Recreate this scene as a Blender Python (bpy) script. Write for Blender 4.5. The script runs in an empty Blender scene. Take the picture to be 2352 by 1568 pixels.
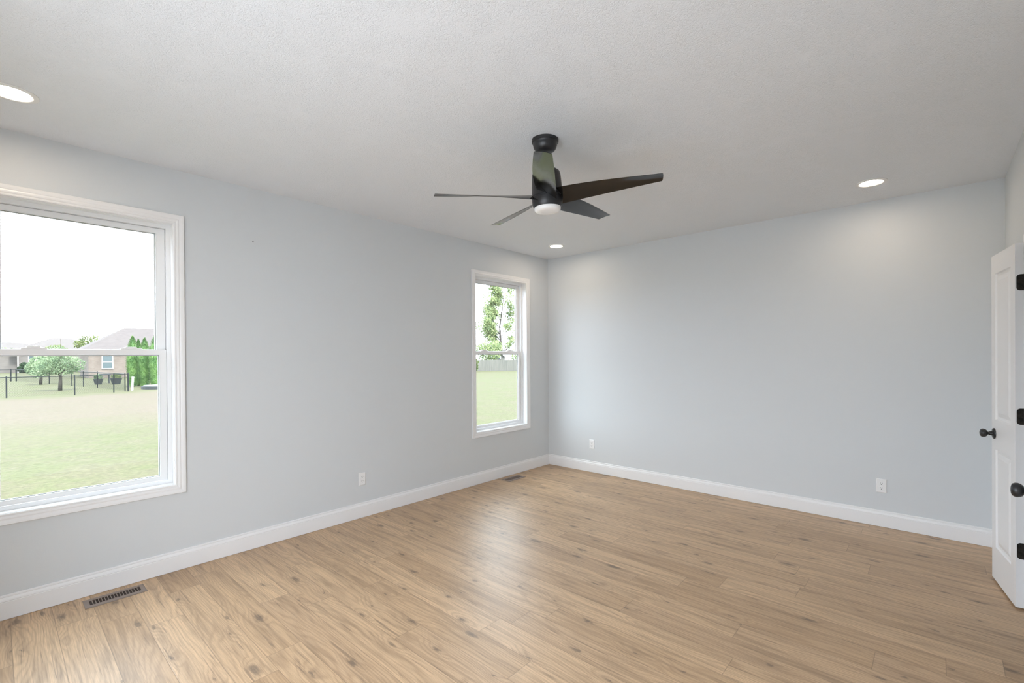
import bpy, bmesh, math, random
from mathutils import Vector, Matrix, Quaternion
R_ = random.Random(7)
C = bpy.context.scene.collection
scn = bpy.context.scene

# ------------------------------------------------------------------ camera
cd = bpy.data.cameras.new('camera')
cam = bpy.data.objects.new('camera', cd); C.objects.link(cam)
cd.sensor_fit = 'HORIZONTAL'; cd.sensor_width = 36.0
cd.lens = 1077.067 / 2352 * 36.0
cd.shift_y = 37.456 / 2352
cd.clip_start = 0.02; cd.clip_end = 600
_yaw, _pit, _rol = 0.73546, -0.004, -0.00643
_f = Vector((-math.sin(_yaw)*math.cos(_pit), math.cos(_yaw)*math.cos(_pit), math.sin(_pit)))
_r0 = Vector((math.cos(_yaw), math.sin(_yaw), 0)); _u0 = _r0.cross(_f)
_r = _r0*math.cos(_rol) + _u0*math.sin(_rol); _u = -_r0*math.sin(_rol) + _u0*math.cos(_rol)
M = Matrix.Identity(4)
for i in range(3):
    M[i][0] = _r[i]; M[i][1] = _u[i]; M[i][2] = -_f[i]
M.translation = Vector((3.86124, -4.9958, 1.45226))
cam.matrix_world = M
scn.camera = cam

# ------------------------------------------------------------------ world, sun, exposure
SKY = 5.5
w = bpy.data.worlds.new('overcast_sky'); scn.world = w; w.use_nodes = True
nt = w.node_tree; nt.nodes.clear()
wo = nt.nodes.new('ShaderNodeOutputWorld'); bg = nt.nodes.new('ShaderNodeBackground')
tc = nt.nodes.new('ShaderNodeTexCoord'); nz = nt.nodes.new('ShaderNodeTexNoise'); rp = nt.nodes.new('ShaderNodeValToRGB')
nz.inputs['Scale'].default_value = 3.0; nz.inputs['Detail'].default_value = 5
rp.color_ramp.elements[0].position = 0.35; rp.color_ramp.elements[0].color = (0.74, 0.86, 1.02, 1)
rp.color_ramp.elements[1].position = 0.62; rp.color_ramp.elements[1].color = (0.90, 0.96, 1.04, 1)
nt.links.new(tc.outputs['Generated'], nz.inputs['Vector']); nt.links.new(nz.outputs['Fac'], rp.inputs['Fac'])
nt.links.new(rp.outputs['Color'], bg.inputs['Color']); bg.inputs['Strength'].default_value = SKY
nt.links.new(bg.outputs['Background'], wo.inputs['Surface'])
sd = bpy.data.lights.new('sun', 'SUN'); sd.energy = 9.0; sd.angle = math.radians(12); sd.color = (1.0, 0.97, 0.93)
sun = bpy.data.objects.new('sun', sd); C.objects.link(sun)
sun.rotation_euler = (0, math.radians(36), 0)   # high, from the far side of the house
sun.location = (10, -10, 20)

vs = scn.view_settings
scn.display_settings.display_device = 'sRGB'
vs.view_transform = 'Standard'; vs.look = 'None'; vs.exposure = 0.75; vs.gamma = 1.0; vs.use_curve_mapping = False
cy = scn.cycles
cy.max_bounces = 12; cy.diffuse_bounces = 8; cy.glossy_bounces = 4; cy.transparent_max_bounces = 24; cy.transmission_bounces = 6
cy.caustics_reflective = False; cy.caustics_refractive = False; cy.sample_clamp_indirect = 8.0
cy.use_denoising = True

CAN_STRENGTH = 46.0          # recessed lamps, radiance of the lens

# ------------------------------------------------------------------ materials
def mat(name, col=(0.8, 0.8, 0.8), rough=0.5, spec=0.5, metal=0.0):
    m = bpy.data.materials.new(name); m.use_nodes = True
    b = m.node_tree.nodes['Principled BSDF']
    b.inputs['Base Color'].default_value = (*col, 1); b.inputs['Roughness'].default_value = rough
    b.inputs['Specular IOR Level'].default_value = spec; b.inputs['Metallic'].default_value = metal
    return m
class N:
    """small helper around a material's node tree"""
    def __init__(s, m): s.m = m; s.t = m.node_tree; s.b = s.t.nodes['Principled BSDF']
    def n(s, typ, **kw):
        x = s.t.nodes.new(typ)
        for k, v in kw.items():
            if k[0] == '_': setattr(x, k[1:], v)
        for k, v in kw.items():
            if k[0] != '_':
                key = int(k[1:]) if (k[0] == 'i' and k[1:].isdigit()) else k.replace('__', ' ')
                s.set(x.inputs[key], v)
        return x
    def set(s, sock, v):
        if isinstance(v, bpy.types.NodeSocket): s.t.links.new(v, sock)
        elif isinstance(v, tuple) and len(v) == 3 and sock.type == 'RGBA': sock.default_value = (*v, 1)
        else: sock.default_value = v
    def math(s, op, a, b=None, c=None):
        x = s.t.nodes.new('ShaderNodeMath'); x.operation = op
        for i, v in enumerate((a, b, c)):
            if v is not None: s.set(x.inputs[i], v)
        return x.outputs[0]
    def mix(s, f, a, b, mode='MIX'):
        x = s.t.nodes.new('ShaderNodeMix'); x.data_type = 'RGBA'; x.blend_type = mode
        s.set(x.inputs[0], f); s.set(x.inputs[6], a); s.set(x.inputs[7], b)
        return x.outputs[2]
    def ramp(s, f, stops):
        x = s.t.nodes.new('ShaderNodeValToRGB'); e = x.color_ramp.elements
        while len(e) < len(stops): e.new(0.5)
        for el, (p, c) in zip(e, stops): el.position = p; el.color = (*c, 1) if len(c) == 3 else c
        s.set(x.inputs[0], f); return x.outputs[0]
    def obj(s): return s.n('ShaderNodeTexCoord').outputs['Object']
    def bump(s, h, strength, dist):
        x = s.n('ShaderNodeBump', Strength=strength, Distance=dist, Height=h)
        s.t.links.new(x.outputs[0], s.b.inputs['Normal'])

def m_wall():
    m = mat('wall_paint', (0.630, 0.655, 0.672), 0.5, 0.35); k = N(m); o = k.obj()
    n1 = k.n('ShaderNodeTexNoise', Vector=o, Scale=140.0, Detail=2.0)
    k.bump(n1.outputs['Fac'], 0.10, 0.002); return m
def m_ceiling():
    m = mat('ceiling_texture', (0.785, 0.808, 0.842), 0.6, 0.3); k = N(m); o = k.obj()
    n1 = k.n('ShaderNodeTexNoise', Vector=o, Scale=68.0, Detail=3.0, Roughness=0.6, Distortion=0.6)
    n2 = k.n('ShaderNodeTexNoise', Vector=o, Scale=7.0, Detail=2.0)
    a = k.math('ABSOLUTE', k.math('SUBTRACT', n1.outputs['Fac'], 0.5))
    ridge = k.math('SUBTRACT', 1.0, k.math('MULTIPLY', a, 7.0))
    ridge = k.math('MAXIMUM', ridge, 0.0)
    msk = k.ramp(n2.outputs['Fac'], [(0.30, (0.35,)*3), (0.50, (1,)*3)])
    h = k.math('MULTIPLY', ridge, msk)
    k.bump(h, 0.46, 0.0034); return m
def m_trim():
    m = mat('white_trim_paint', (0.80, 0.80, 0.805), 0.32, 0.5); return m
def m_door():
    m = mat('white_door_paint', (0.78, 0.78, 0.785), 0.35, 0.5); k = N(m)
    mp = k.n('ShaderNodeMapping', Vector=k.obj(), Scale=(90.0, 90.0, 2.5))
    n1 = k.n('ShaderNodeTexNoise', Vector=mp.outputs[0], Scale=3.0, Detail=2.0)
    k.bump(n1.outputs['Fac'], 0.05, 0.001); return m
def m_floor():
    m = mat('oak_plank_floor', rough=0.36, spec=0.65); k = N(m); o = k.obj()
    s = k.n('ShaderNodeSeparateXYZ', Vector=o); x, y = s.outputs[0], s.outputs[1]
    PW, PL = 0.1655, 1.24
    yr = k.math('DIVIDE', k.math('ADD', y, 40*PW - 0.02), PW)
    row = k.math('FLOOR', yr); fy = k.math('SUBTRACT', yr, row)
    wr = k.n('ShaderNodeTexWhiteNoise', _noise_dimensions='1D', W=k.math('ADD', row, 3.7)).outputs['Value']
    xr = k.math('DIVIDE', k.math('ADD', k.math('ADD', x, 20.0), k.math('MULTIPLY', wr, PL)), PL)
    col = k.math('FLOOR', xr); fx = k.math('SUBTRACT', xr, col)
    cid = k.n('ShaderNodeCombineXYZ', X=row, Y=col, Z=1.3)
    wn = k.n('ShaderNodeTexWhiteNoise', _noise_dimensions='3D', Vector=cid.outputs[0])
    rid = wn.outputs['Value']; rcs = k.n('ShaderNodeSeparateColor', Color=wn.outputs['Color'])
    ox = k.math('MULTIPLY', rcs.outputs[0], 31.0); oy = k.math('MULTIPLY', rcs.outputs[1], 17.0)
    # plank-local coordinates in metres, moved to a spot of their own in the pattern
    lx = k.math('ADD', k.math('MULTIPLY', fx, PL), ox); ly = k.math('ADD', k.math('MULTIPLY', fy, PW), oy)
    def vec(sx, sy, z=0.0):
        return k.n('ShaderNodeCombineXYZ', X=k.math('MULTIPLY', lx, sx), Y=k.math('MULTIPLY', ly, sy), Z=z).outputs[0]
    # knots
    vo = k.n('ShaderNodeTexVoronoi', _voronoi_dimensions='2D', Vector=vec(3.0, 8.0), Scale=1.0, Randomness=1.0)
    kd = vo.outputs['Distance']; kc = k.n('ShaderNodeSeparateColor', Color=vo.outputs['Color'])
    gate = k.math('GREATER_THAN', kc.outputs[0], 0.46)
    jit = k.n('ShaderNodeTexNoise', Vector=vec(25.0, 70.0), Scale=1.0, Detail=2.0)
    kdj = k.math('ADD', kd, k.math('MULTIPLY', k.math('SUBTRACT', jit.outputs['Fac'], 0.5), 0.34))
    size = k.math('ADD', 0.03, k.math('MULTIPLY', k.math('POWER', kc.outputs[1], 2.0), 0.17))
    core = k.math('MULTIPLY', k.math('SUBTRACT', 1.0, k.n('ShaderNodeMapRange', Value=kdj, i1=0.0, i2=size).outputs[0]), gate)
    halo = k.math('MULTIPLY', k.math('SUBTRACT', 1.0, k.n('ShaderNodeMapRange', Value=k.math('ADD', kd, k.math('MULTIPLY', k.math('SUBTRACT', jit.outputs['Fac'], 0.5), 0.04)), i1=0.0, i2=0.42).outputs[0]), gate)
    # grain: cathedral bands bent around the knots, plus fine pores
    bend = k.n('ShaderNodeTexNoise', Vector=vec(0.75, 4.2, 5.0), Scale=1.0, Detail=2.5, Roughness=0.5)
    ph = k.math('ADD', k.math('ADD', k.math('MULTIPLY', ly, 300.0), k.math('MULTIPLY', bend.outputs['Fac'], 110.0)), k.math('MULTIPLY', halo, 15.0))
    band = k.math('ADD', k.math('MULTIPLY', k.math('SINE', ph), 0.5), 0.5)
    fine = k.n('ShaderNodeTexNoise', Vector=vec(7.0, 210.0), Scale=1.0, Detail=4.0, Roughness=0.6)
    streak = k.n('ShaderNodeTexNoise', Vector=vec(1.5, 26.0, 9.0), Scale=1.0, Detail=4.0, Roughness=0.6, Distortion=0.4)
    crack = k.n('ShaderNodeTexNoise', Vector=vec(3.0, 60.0, 4.0), Scale=1.0, Detail=2.0, Distortion=0.5)
    base = k.ramp(rid, [(0.0, (0.50, 0.328, 0.186)), (0.35, (0.58, 0.392, 0.230)), (0.7, (0.66, 0.452, 0.270)), (1.0, (0.53, 0.356, 0.212))])
    st = k.ramp(streak.outputs['Fac'], [(0.28, (0.62, 0.61, 0.60)), (0.52, (1.0, 1.0, 1.0)), (0.75, (1.12, 1.12, 1.11))])
    c = k.mix(1.0, base, st, 'MULTIPLY')
    c = k.mix(k.math('MULTIPLY', k.math('POWER', band, 2.2), 0.30), c, (0.25, 0.155, 0.085))
    c = k.mix(k.ramp(fine.outputs['Fac'], [(0.42, (0.0,)*3), (0.72, (0.45,)*3)]), c, (0.24, 0.15, 0.085))
    c = k.mix(k.ramp(crack.outputs['Fac'], [(0.63, (0.0,)*3), (0.73, (0.6,)*3)]), c, (0.17, 0.11, 0.07))
    c = k.mix(k.math('MULTIPLY', k.math('POWER', halo, 2.0), 0.35), c, (0.26, 0.17, 0.105))
    c = k.mix(k.math('MULTIPLY', k.math('MULTIPLY', k.math('MINIMUM', k.math('MULTIPLY', core, 1.6), 1.0), k.math('MULTIPLY_ADD', jit.outputs['Fac'], 1.5, 0.1)), 0.80), c, (0.110, 0.078, 0.054))
    # bevelled joints
    ey = k.math('MINIMUM', fy, k.math('SUBTRACT', 1.0, fy)); ex = k.math('MINIMUM', fx, k.math('SUBTRACT', 1.0, fx))
    ey = k.math('MULTIPLY', ey, PW); ex = k.math('MULTIPLY', ex, PL)
    e = k.math('MINIMUM', ex, ey)
    seam = k.n('ShaderNodeMapRange', Value=e, i1=0.0006, i2=0.0022).outputs[0]
    c = k.mix(k.math('MULTIPLY', k.math('SUBTRACT', 1.0, seam), 0.55), c, (0.16, 0.105, 0.062))
    k.t.links.new(c, k.b.inputs['Base Color'])
    rg = k.math('ADD', 0.37, k.math('MULTIPLY', fine.outputs['Fac'], 0.10)); k.t.links.new(rg, k.b.inputs['Roughness'])
    h = k.math('ADD', k.math('MULTIPLY', fine.outputs['Fac'], 0.25), seam)
    k.bump(h, 0.22, 0.0012); return m
def m_glass(name, tint):
    m = bpy.data.materials.new(name); m.use_nodes = True; t = m.node_tree; t.nodes.clear()
    o = t.nodes.new('ShaderNodeOutputMaterial'); mx = t.nodes.new('ShaderNodeMixShader')
    tr = t.nodes.new('ShaderNodeBsdfTransparent'); gl = t.nodes.new('ShaderNodeBsdfGlossy'); lw = t.nodes.new('ShaderNodeLayerWeight')
    tr.inputs[0].default_value = (*tint, 1); gl.inputs['Roughness'].default_value = 0.0
    p = t.nodes.new('ShaderNodeMath'); p.operation = 'POWER'; p.inputs[1].default_value = 5.0       # thin pane, the same from both sides
    q = t.nodes.new('ShaderNodeMath'); q.operation = 'MULTIPLY_ADD'; q.inputs[1].default_value = 0.92; q.inputs[2].default_value = 0.05
    t.links.new(lw.outputs['Facing'], p.inputs[0]); t.links.new(p.outputs[0], q.inputs[0]); lw.inputs['Blend'].default_value = 0.5
    t.links.new(q.outputs[0], mx.inputs[0]); t.links.new(tr.outputs[0], mx.inputs[1]); t.links.new(gl.outputs[0], mx.inputs[2])
    t.links.new(mx.outputs[0], o.inputs['Surface']); return m
def m_emit(name, col, strength):
    m = mat(name, (0.9, 0.9, 0.9), 0.4); b = m.node_tree.nodes['Principled BSDF']
    b.inputs['Emission Color'].default_value = (*col, 1); b.inputs['Emission Strength'].default_value = strength; return m
def m_lawn():
    m = mat('lawn_grass', rough=0.95, spec=0.1); k = N(m); o = k.obj()
    s = k.n('ShaderNodeSeparateXYZ', Vector=o)
    big = k.n('ShaderNodeTexNoise', Vector=o, Scale=0.22, Detail=4.0, Roughness=0.6)
    mid = k.n('ShaderNodeTexNoise', Vector=o, Scale=1.3, Detail=5.0, Roughness=0.65)
    fin = k.n('ShaderNodeTexNoise', Vector=o, Scale=14.0, Detail=4.0, Roughness=0.7)
    # dry straw-coloured belt of the yard before the fence, greener by the house and beyond
    xx = k.math('ADD', s.outputs[0], k.math('MULTIPLY', k.math('SUBTRACT', big.outputs['Fac'], 0.5), 9.0))
    up = k.n('ShaderNodeMapRange', Value=xx, i1=-10.0, i2=-16.5).outputs[0]
    dn = k.n('ShaderNodeMapRange', Value=xx, i1=-30.0, i2=-27.0).outputs[0]
    yy = k.n('ShaderNodeMapRange', Value=s.outputs[1], i1=6.0, i2=3.0).outputs[0]
    dry = k.math('MULTIPLY', k.math('MULTIPLY', up, dn), yy)
    patch = k.ramp(mid.outputs['Fac'], [(0.42, (0.0,)*3), (0.60, (0.8,)*3)])
    dry = k.math('MAXIMUM', k.math('MULTIPLY', dry, k.math('ADD', 0.55, k.math('MULTIPLY', mid.outputs['Fac'], 0.6))), k.math('MULTIPLY', patch, 0.5))
    c = k.mix(dry, (0.0610, 0.0630, 0.0320), (0.0770, 0.0610, 0.0480))
    fine = k.ramp(fin.outputs['Fac'], [(0.3, (0.72,)*3), (0.7, (1.25,)*3)])
    c = k.mix(1.0, c, fine, 'MULTIPLY')
    k.t.links.new(c, k.b.inputs['Base Color']); k.bump(fin.outputs['Fac'], 0.4, 0.05); return m
def m_noise2(name, a, b, scale, rough=0.8, bump=0.0):
    m = mat(name, rough=rough, spec=0.2); k = N(m); o = k.obj()
    n1 = k.n('ShaderNodeTexNoise', Vector=o, Scale=scale, Detail=4.0)
    k.t.links.new(k.ramp(n1.outputs['Fac'], [(0.35, a), (0.65, b)]), k.b.inputs['Base Color'])
    if bump: k.bump(n1.outputs['Fac'], bump, 0.01)
    return m
def m_leaf(name, a, b):
    m = bpy.data.materials.new(name); m.use_nodes = True; k = N(m)
    n1 = k.n('ShaderNodeTexNoise', Vector=k.obj(), Scale=2.5, Detail=3.0)
    c = k.ramp(n1.outputs['Fac'], [(0.35, a), (0.65, b)])
    k.t.links.new(c, k.b.inputs['Base Color']); k.b.inputs['Roughness'].default_value = 0.7; k.b.inputs['Specular IOR Level'].default_value = 0.2
    tl = k.n('ShaderNodeBsdfTranslucent', Color=c); mx = k.n('ShaderNodeMixShader'); mx.inputs[0].default_value = 0.35
    out = k.t.nodes['Material Output']
    k.t.links.new(k.b.outputs[0], mx.inputs[1]); k.t.links.new(tl.outputs[0], mx.inputs[2]); k.t.links.new(mx.outputs[0], out.inputs['Surface'])
    return m
def m_brick(name, a, b, mortar):
    m = mat(name, rough=0.9, spec=0.2); k = N(m)
    s = k.n('ShaderNodeSeparateXYZ', Vector=k.obj())
    v = k.n('ShaderNodeCombineXYZ', X=k.math('ADD', s.outputs[1], s.outputs[0]), Y=s.outputs[2])
    br = k.n('ShaderNodeTexBrick', Vector=v.outputs[0], Color1=a, Color2=b, Mortar=mortar, Scale=1.0)
    br.inputs['Brick Width'].default_value = 0.22; br.inputs['Row Height'].default_value = 0.075; br.inputs['Mortar Size'].default_value = 0.012
    n1 = k.n('ShaderNodeTexNoise', Vector=k.obj(), Scale=0.9, Detail=4.0)
    c = k.mix(1.0, br.outputs['Color'], k.ramp(n1.outputs['Fac'], [(0.3, (0.85,)*3), (0.7, (1.15,)*3)]), 'MULTIPLY')
    k.t.links.new(c, k.b.inputs['Base Color']); return m
def m_shingle(name, a, b):
    m = mat(name, rough=0.95, spec=0.1); k = N(m)
    mp = k.n('ShaderNodeMapping', Vector=k.obj(), Scale=(1.2, 1.2, 7.0))
    n1 = k.n('ShaderNodeTexNoise', Vector=mp.outputs[0], Scale=1.6, Detail=5.0, Roughness=0.7)
    k.t.links.new(k.ramp(n1.outputs['Fac'], [(0.35, a), (0.65, b)]), k.b.inputs['Base Color']); return m
def m_boards(name, a, b):
    m = mat(name, rough=0.9, spec=0.15); k = N(m)
    mp = k.n('ShaderNodeMapping', Vector=k.obj(), Scale=(9.0, 9.0, 0.5))
    n1 = k.n('ShaderNodeTexNoise', Vector=mp.outputs[0], Scale=1.0, Detail=3.0)
    k.t.links.new(k.ramp(n1.outputs['Fac'], [(0.3, a), (0.7, b)]), k.b.inputs['Base Color']); return m

WALL, CEIL, TRIM, DOOR, FLOOR = m_wall(), m_ceiling(), m_trim(), m_door(), m_floor()
VINYL = mat('white_vinyl', (0.82, 0.825, 0.83), 0.3)
GASKET = mat('grey_gasket', (0.17, 0.20, 0.195), 0.6)
GLASS_U = m_glass('clear_glass', (0.97, 0.98, 0.975)); GLASS_L = m_glass('green_tinted_glass', (0.90, 0.955, 0.925))
PLASTIC = mat('white_plastic', (0.80, 0.80, 0.80), 0.3); SLOT = mat('dark_slot', (0.02, 0.02, 0.02), 0.6)
BLACK = mat('oil_rubbed_black', (0.012, 0.012, 0.013), 0.33, 0.5)
HINGE = m_noise2('black_hinge_metal', (0.012, 0.011, 0.010), (0.03, 0.026, 0.022), 60.0, 0.4)
FANBODY = mat('matte_black_fan', (0.013, 0.013, 0.015), 0.36, 0.5)
def m_blade():
    m = mat('black_fan_blade', (0.009, 0.0088, 0.0085), 0.13, 0.5); k = N(m)
    n1 = k.n('ShaderNodeTexNoise', Vector=k.obj(), Scale=260.0, Detail=2.0)
    k.bump(n1.outputs['Fac'], 0.10, 0.0006); return m
BLADE = m_blade()
OPAL = mat('opal_light_cover', (0.86, 0.86, 0.86), 0.25)
CAN_TRIM = mat('white_light_trim', (0.80, 0.80, 0.79), 0.4)
CAN_LENS = m_emit('warm_light_lens', (1.0, 0.84, 0.66), CAN_STRENGTH)
TAUPE = mat('taupe_register_metal', (0.25, 0.195, 0.165), 0.4, 0.5); WELL_SHADE = mat('register_well_shade', (0.035, 0.02, 0.014), 0.7)
LAWN = m_lawn()
LEAF1 = m_leaf('young_tree_leaves', (0.0874, 0.1337, 0.0764), (0.2184, 0.2739, 0.1604))
LEAF2 = m_leaf('airy_tree_leaves', (0.1173, 0.1748, 0.0830), (0.2930, 0.3422, 0.1590))
LEAF3 = m_leaf('arborvitae_leaves', (0.0564, 0.1193, 0.0380), (0.1370, 0.2317, 0.0744))
LEAF4 = m_leaf('yellow_green_leaves', (0.0879, 0.1284, 0.0439), (0.1555, 0.1791, 0.0744))
LEAF5 = m_leaf('dark_shrub_leaves', (0.0156, 0.0322, 0.0177), (0.0364, 0.0624, 0.0312))
BARK = m_noise2('grey_bark', (0.0364, 0.0312, 0.0260), (0.0676, 0.0598, 0.0520), 6.0, 0.9, 0.3)
BRICK = m_brick('pale_tan_brick', (0.1253, 0.0964, 0.0813), (0.1013, 0.0762, 0.0634), (0.1333, 0.1168, 0.1067))
BRICK2 = m_brick('pale_pink_brick', (0.1014, 0.0872, 0.0811), (0.0849, 0.0708, 0.0660), (0.1084, 0.1014, 0.0966))
SHINGLE = m_shingle('grey_shingles', (0.0591, 0.0536, 0.0519), (0.0756, 0.0689, 0.0658))
SHINGLE2 = m_shingle('weathered_shingles', (0.0640, 0.0596, 0.0567), (0.0787, 0.0729, 0.0692))
EXTWHITE = mat('exterior_white_paint', (0.3432, 0.3432, 0.3432), 0.6); SIDING = mat('dark_gable_siding', (0.0748, 0.0811, 0.0874), 0.8)
FARGLASS = mat('dull_window_glass', (0.0386, 0.0536, 0.0579), 0.15)
BLACKFENCE = mat('black_coated_steel', (0.010, 0.012, 0.013), 0.6, 0.15)
BOARDS = m_boards('weathered_fence_boards', (0.0830, 0.0827, 0.0751), (0.1218, 0.1149, 0.1040))
POT = mat('black_planter_plastic', (0.0156, 0.0177, 0.0198), 0.6); BED = mat('grey_bed_liner', (0.1040, 0.1040, 0.1092), 0.8)

# ------------------------------------------------------------------ helpers
def tag(o, label=None, cat=None, group=None, kind=None):
    if label: o['label'] = label
    if cat: o['category'] = cat
    if group: o['group'] = group
    if kind: o['kind'] = kind
    return o
def empty(name, loc=(0, 0, 0), rz=0.0, label=None, cat=None, group=None, kind=None):
    o = bpy.data.objects.new(name, None); C.objects.link(o); o.location = loc; o.rotation_euler = (0, 0, rz)
    o.empty_display_size = 0.1
    return tag(o, label, cat, group, kind)
def obj(name, bm, m, parent=None, smooth=False, bevel=0.0, autosmooth=None):
    me = bpy.data.meshes.new(name)
    bmesh.ops.recalc_face_normals(bm, faces=bm.faces)
    bm.to_mesh(me); bm.free()
    me.materials.append(m)
    if smooth:
        for p in me.polygons: p.use_smooth = True
        if autosmooth: me.set_sharp_from_angle(angle=math.radians(autosmooth))
    o = bpy.data.objects.new(name, me); C.objects.link(o)
    if parent: o.parent = parent
    if bevel:
        md = o.modifiers.new('bevel', 'BEVEL'); md.width = bevel; md.segments = 2; md.limit_method = 'ANGLE'
    return o
def copy_tree(o, parent=None):
    c = o.copy(); C.objects.link(c); c.parent = parent
    for ch in list(o.children): copy_tree(ch, c)
    return c
def box(bm, x0, x1, y0, y1, z0, z1):
    v = [bm.verts.new((x, y, z)) for x in (x0, x1) for y in (y0, y1) for z in (z0, z1)]
    for f in ((0, 1, 3, 2), (4, 6, 7, 5), (0, 4, 5, 1), (2, 3, 7, 6), (0, 2, 6, 4), (1, 5, 7, 3)):
        bm.faces.new([v[i] for i in f])
def lathe(bm, prof, n=40, axis='Z', origin=(0, 0, 0), cap=True):
    """prof: list of (radius, height); revolved about the axis through origin"""
    rings = []
    for r, h in prof:
        ring = []
        for i in range(n):
            a = 2*math.pi*i/n; c, s = r*math.cos(a), r*math.sin(a)
            p = {'Z': (c, s, h), 'Y': (c, h, s), 'X': (h, c, s)}[axis]
            ring.append(bm.verts.new((p[0]+origin[0], p[1]+origin[1], p[2]+origin[2])))
        rings.append(ring)
    for a, b in zip(rings, rings[1:]):
        for i in range(n): bm.faces.new((a[i], a[(i+1) % n], b[(i+1) % n], b[i]))
    if cap:
        bm.faces.new(rings[0]); bm.faces.new(rings[-1])
def tube(bm, pts, radii, n=8, cap=True):
    pts = [Vector(p) for p in pts]; rings = []
    ref = Vector((0.31, 0.17, 0.93))
    for i, p in enumerate(pts):
        d = (pts[min(i+1, len(pts)-1)] - pts[max(i-1, 0)]).normalized()
        a = d.cross(ref)
        if a.length < 1e-4: a = d.cross(Vector((1, 0, 0)))
        a.normalize(); b = d.cross(a); r = radii[i] if isinstance(radii, (list, tuple)) else radii
        rings.append([bm.verts.new(p + (a*math.cos(2*math.pi*j/n) + b*math.sin(2*math.pi*j/n))*r) for j in range(n)])
    for A, B in zip(rings, rings[1:]):
        for j in range(n): bm.faces.new((A[j], A[(j+1) % n], B[(j+1) % n], B[j]))
    if cap: bm.faces.new(rings[0]); bm.faces.new(rings[-1])
def frame(bm, inner, outer, prof):
    """mitred rectangular frame in the local X-Z plane. inner/outer = (u0,u1,v0,v1); prof = closed list of (t, w):
    t 0 at the inner edge, 1 at the outer edge; w = local y"""
    cs = []
    for iu, iv in ((0, 2), (1, 2), (1, 3), (0, 3)):
        cs.append([bm.verts.new((inner[iu]+(outer[iu]-inner[iu])*t, wv, inner[iv]+(outer[iv]-inner[iv])*t)) for t, wv in prof])
    n = len(prof)
    for i in range(4):
        A, B = cs[i], cs[(i+1) % 4]
        for j in range(n): bm.faces.new((A[j], A[(j+1) % n], B[(j+1) % n], B[j]))
def extrude_profile(bm, prof, p0, p1, nrm, m0=0.0, m1=0.0):
    """sweep prof [(offset from wall, z)] from p0 to p1 along a wall with room-side normal nrm; m0/m1 mitre factors"""
    p0, p1, nrm = Vector(p0), Vector(p1), Vector(nrm); d = (p1-p0).normalized(); R = []
    for P, mt in ((p0, m0), (p1, m1)):
        R.append([bm.verts.new(P + nrm*o + d*(o*mt) + Vector((0, 0, z))) for o, z in prof])
    n = len(prof)
    for j in range(n): bm.faces.new((R[0][j], R[0][(j+1) % n], R[1][(j+1) % n], R[1][j]))
    bm.faces.new(R[0]); bm.faces.new(R[1])
def wall_panels(bm, us, vs_, holes, place, thick):
    """grid of wall panels with rectangular holes; place(u, v, w) -> point, w 0 at the room face, -thick outside"""
    us = sorted(set(us + [h[0] for h in holes] + [h[1] for h in holes])); vs_ = sorted(set(vs_ + [h[2] for h in holes] + [h[3] for h in holes]))
    def inh(u, v): return any(h[0] < u < h[1] and h[2] < v < h[3] for h in holes)
    cell = {}
    for i in range(len(us)-1):
        for j in range(len(vs_)-1): cell[i, j] = not inh((us[i]+us[i+1])/2, (vs_[j]+vs_[j+1])/2)
    cache = {}
    def V(u, v, w):
        key = (round(u, 5), round(v, 5), round(w, 5))
        if key not in cache: cache[key] = bm.verts.new(place(u, v, w))
        return cache[key]
    for (i, j), on in cell.items():
        if not on: continue
        a, b, c, d = us[i], us[i+1], vs_[j], vs_[j+1]
        for w in (0.0, -thick): bm.faces.new((V(a, c, w), V(b, c, w), V(b, d, w), V(a, d, w)))
        for (di, dj), e in {(-1, 0): ((a, c), (a, d)), (1, 0): ((b, c), (b, d)), (0, -1): ((a, c), (b, c)), (0, 1): ((a, d), (b, d))}.items():
            if not cell.get((i+di, j+dj), False):
                (u0, v0), (u1, v1) = e
                bm.faces.new((V(u0, v0, 0), V(u1, v1, 0), V(u1, v1, -thick), V(u0, v0, -thick)))

# ------------------------------------------------------------------ room shell
W, L, H, TH = 4.239, 5.48, 2.74, 0.15
OPEN_W, OPEN_Z0, OPEN_Z1 = 0.876, 0.592, 2.366         # window openings
WY1, WY2 = -4.610, -0.900                              # window centres on the left wall
CL0, CL1, CLH = -2.052, -1.124, 2.066                  # closet opening in the right wall
BW = (1.55, 3.95, 0.06, 2.20)                          # added unseen window behind the camera, sized to light the room

bm = bmesh.new(); box(bm, -TH, W+0.75, -L-TH, TH, -0.12, 0.0)
tag(obj('floor', bm, FLOOR), 'wide oak plank floor with knots running across the empty room', 'floor', kind='structure')
bm = bmesh.new(); box(bm, -TH, W+0.75, -L-TH, TH, H, H+0.12)
tag(obj('ceiling', bm, CEIL), 'flat pale ceiling with a crumpled stippled texture', 'ceiling', kind='structure')
e = 0.02; hw = OPEN_W/2 + e
holes = [(-WY-hw, -WY+hw, OPEN_Z0-e, OPEN_Z1+e) for WY in (WY1, WY2)]
bm = bmesh.new(); wall_panels(bm, [-TH, L+TH], [0.0, H], holes, lambda u, v, q: (q, -u, v), TH)
tag(obj('wall_left', bm, WALL), 'light grey wall on the left holding both windows', 'wall', kind='structure')
bm = bmesh.new(); wall_panels(bm, [0.0, W], [0.0, H], [], lambda u, v, q: (u, -q, v), TH)
tag(obj('wall_back', bm, WALL), 'plain light grey wall at the far end with two outlets', 'wall', kind='structure')
bm = bmesh.new(); wall_panels(bm, [-TH, L+TH], [0.0, H], [(-CL1, -CL0, -0.01, CLH)], lambda u, v, q: (W-q, -u, v), 0.12)
tag(obj('wall_right', bm, WALL), 'grey wall on the right behind the opened white doors', 'wall', kind='structure')
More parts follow.
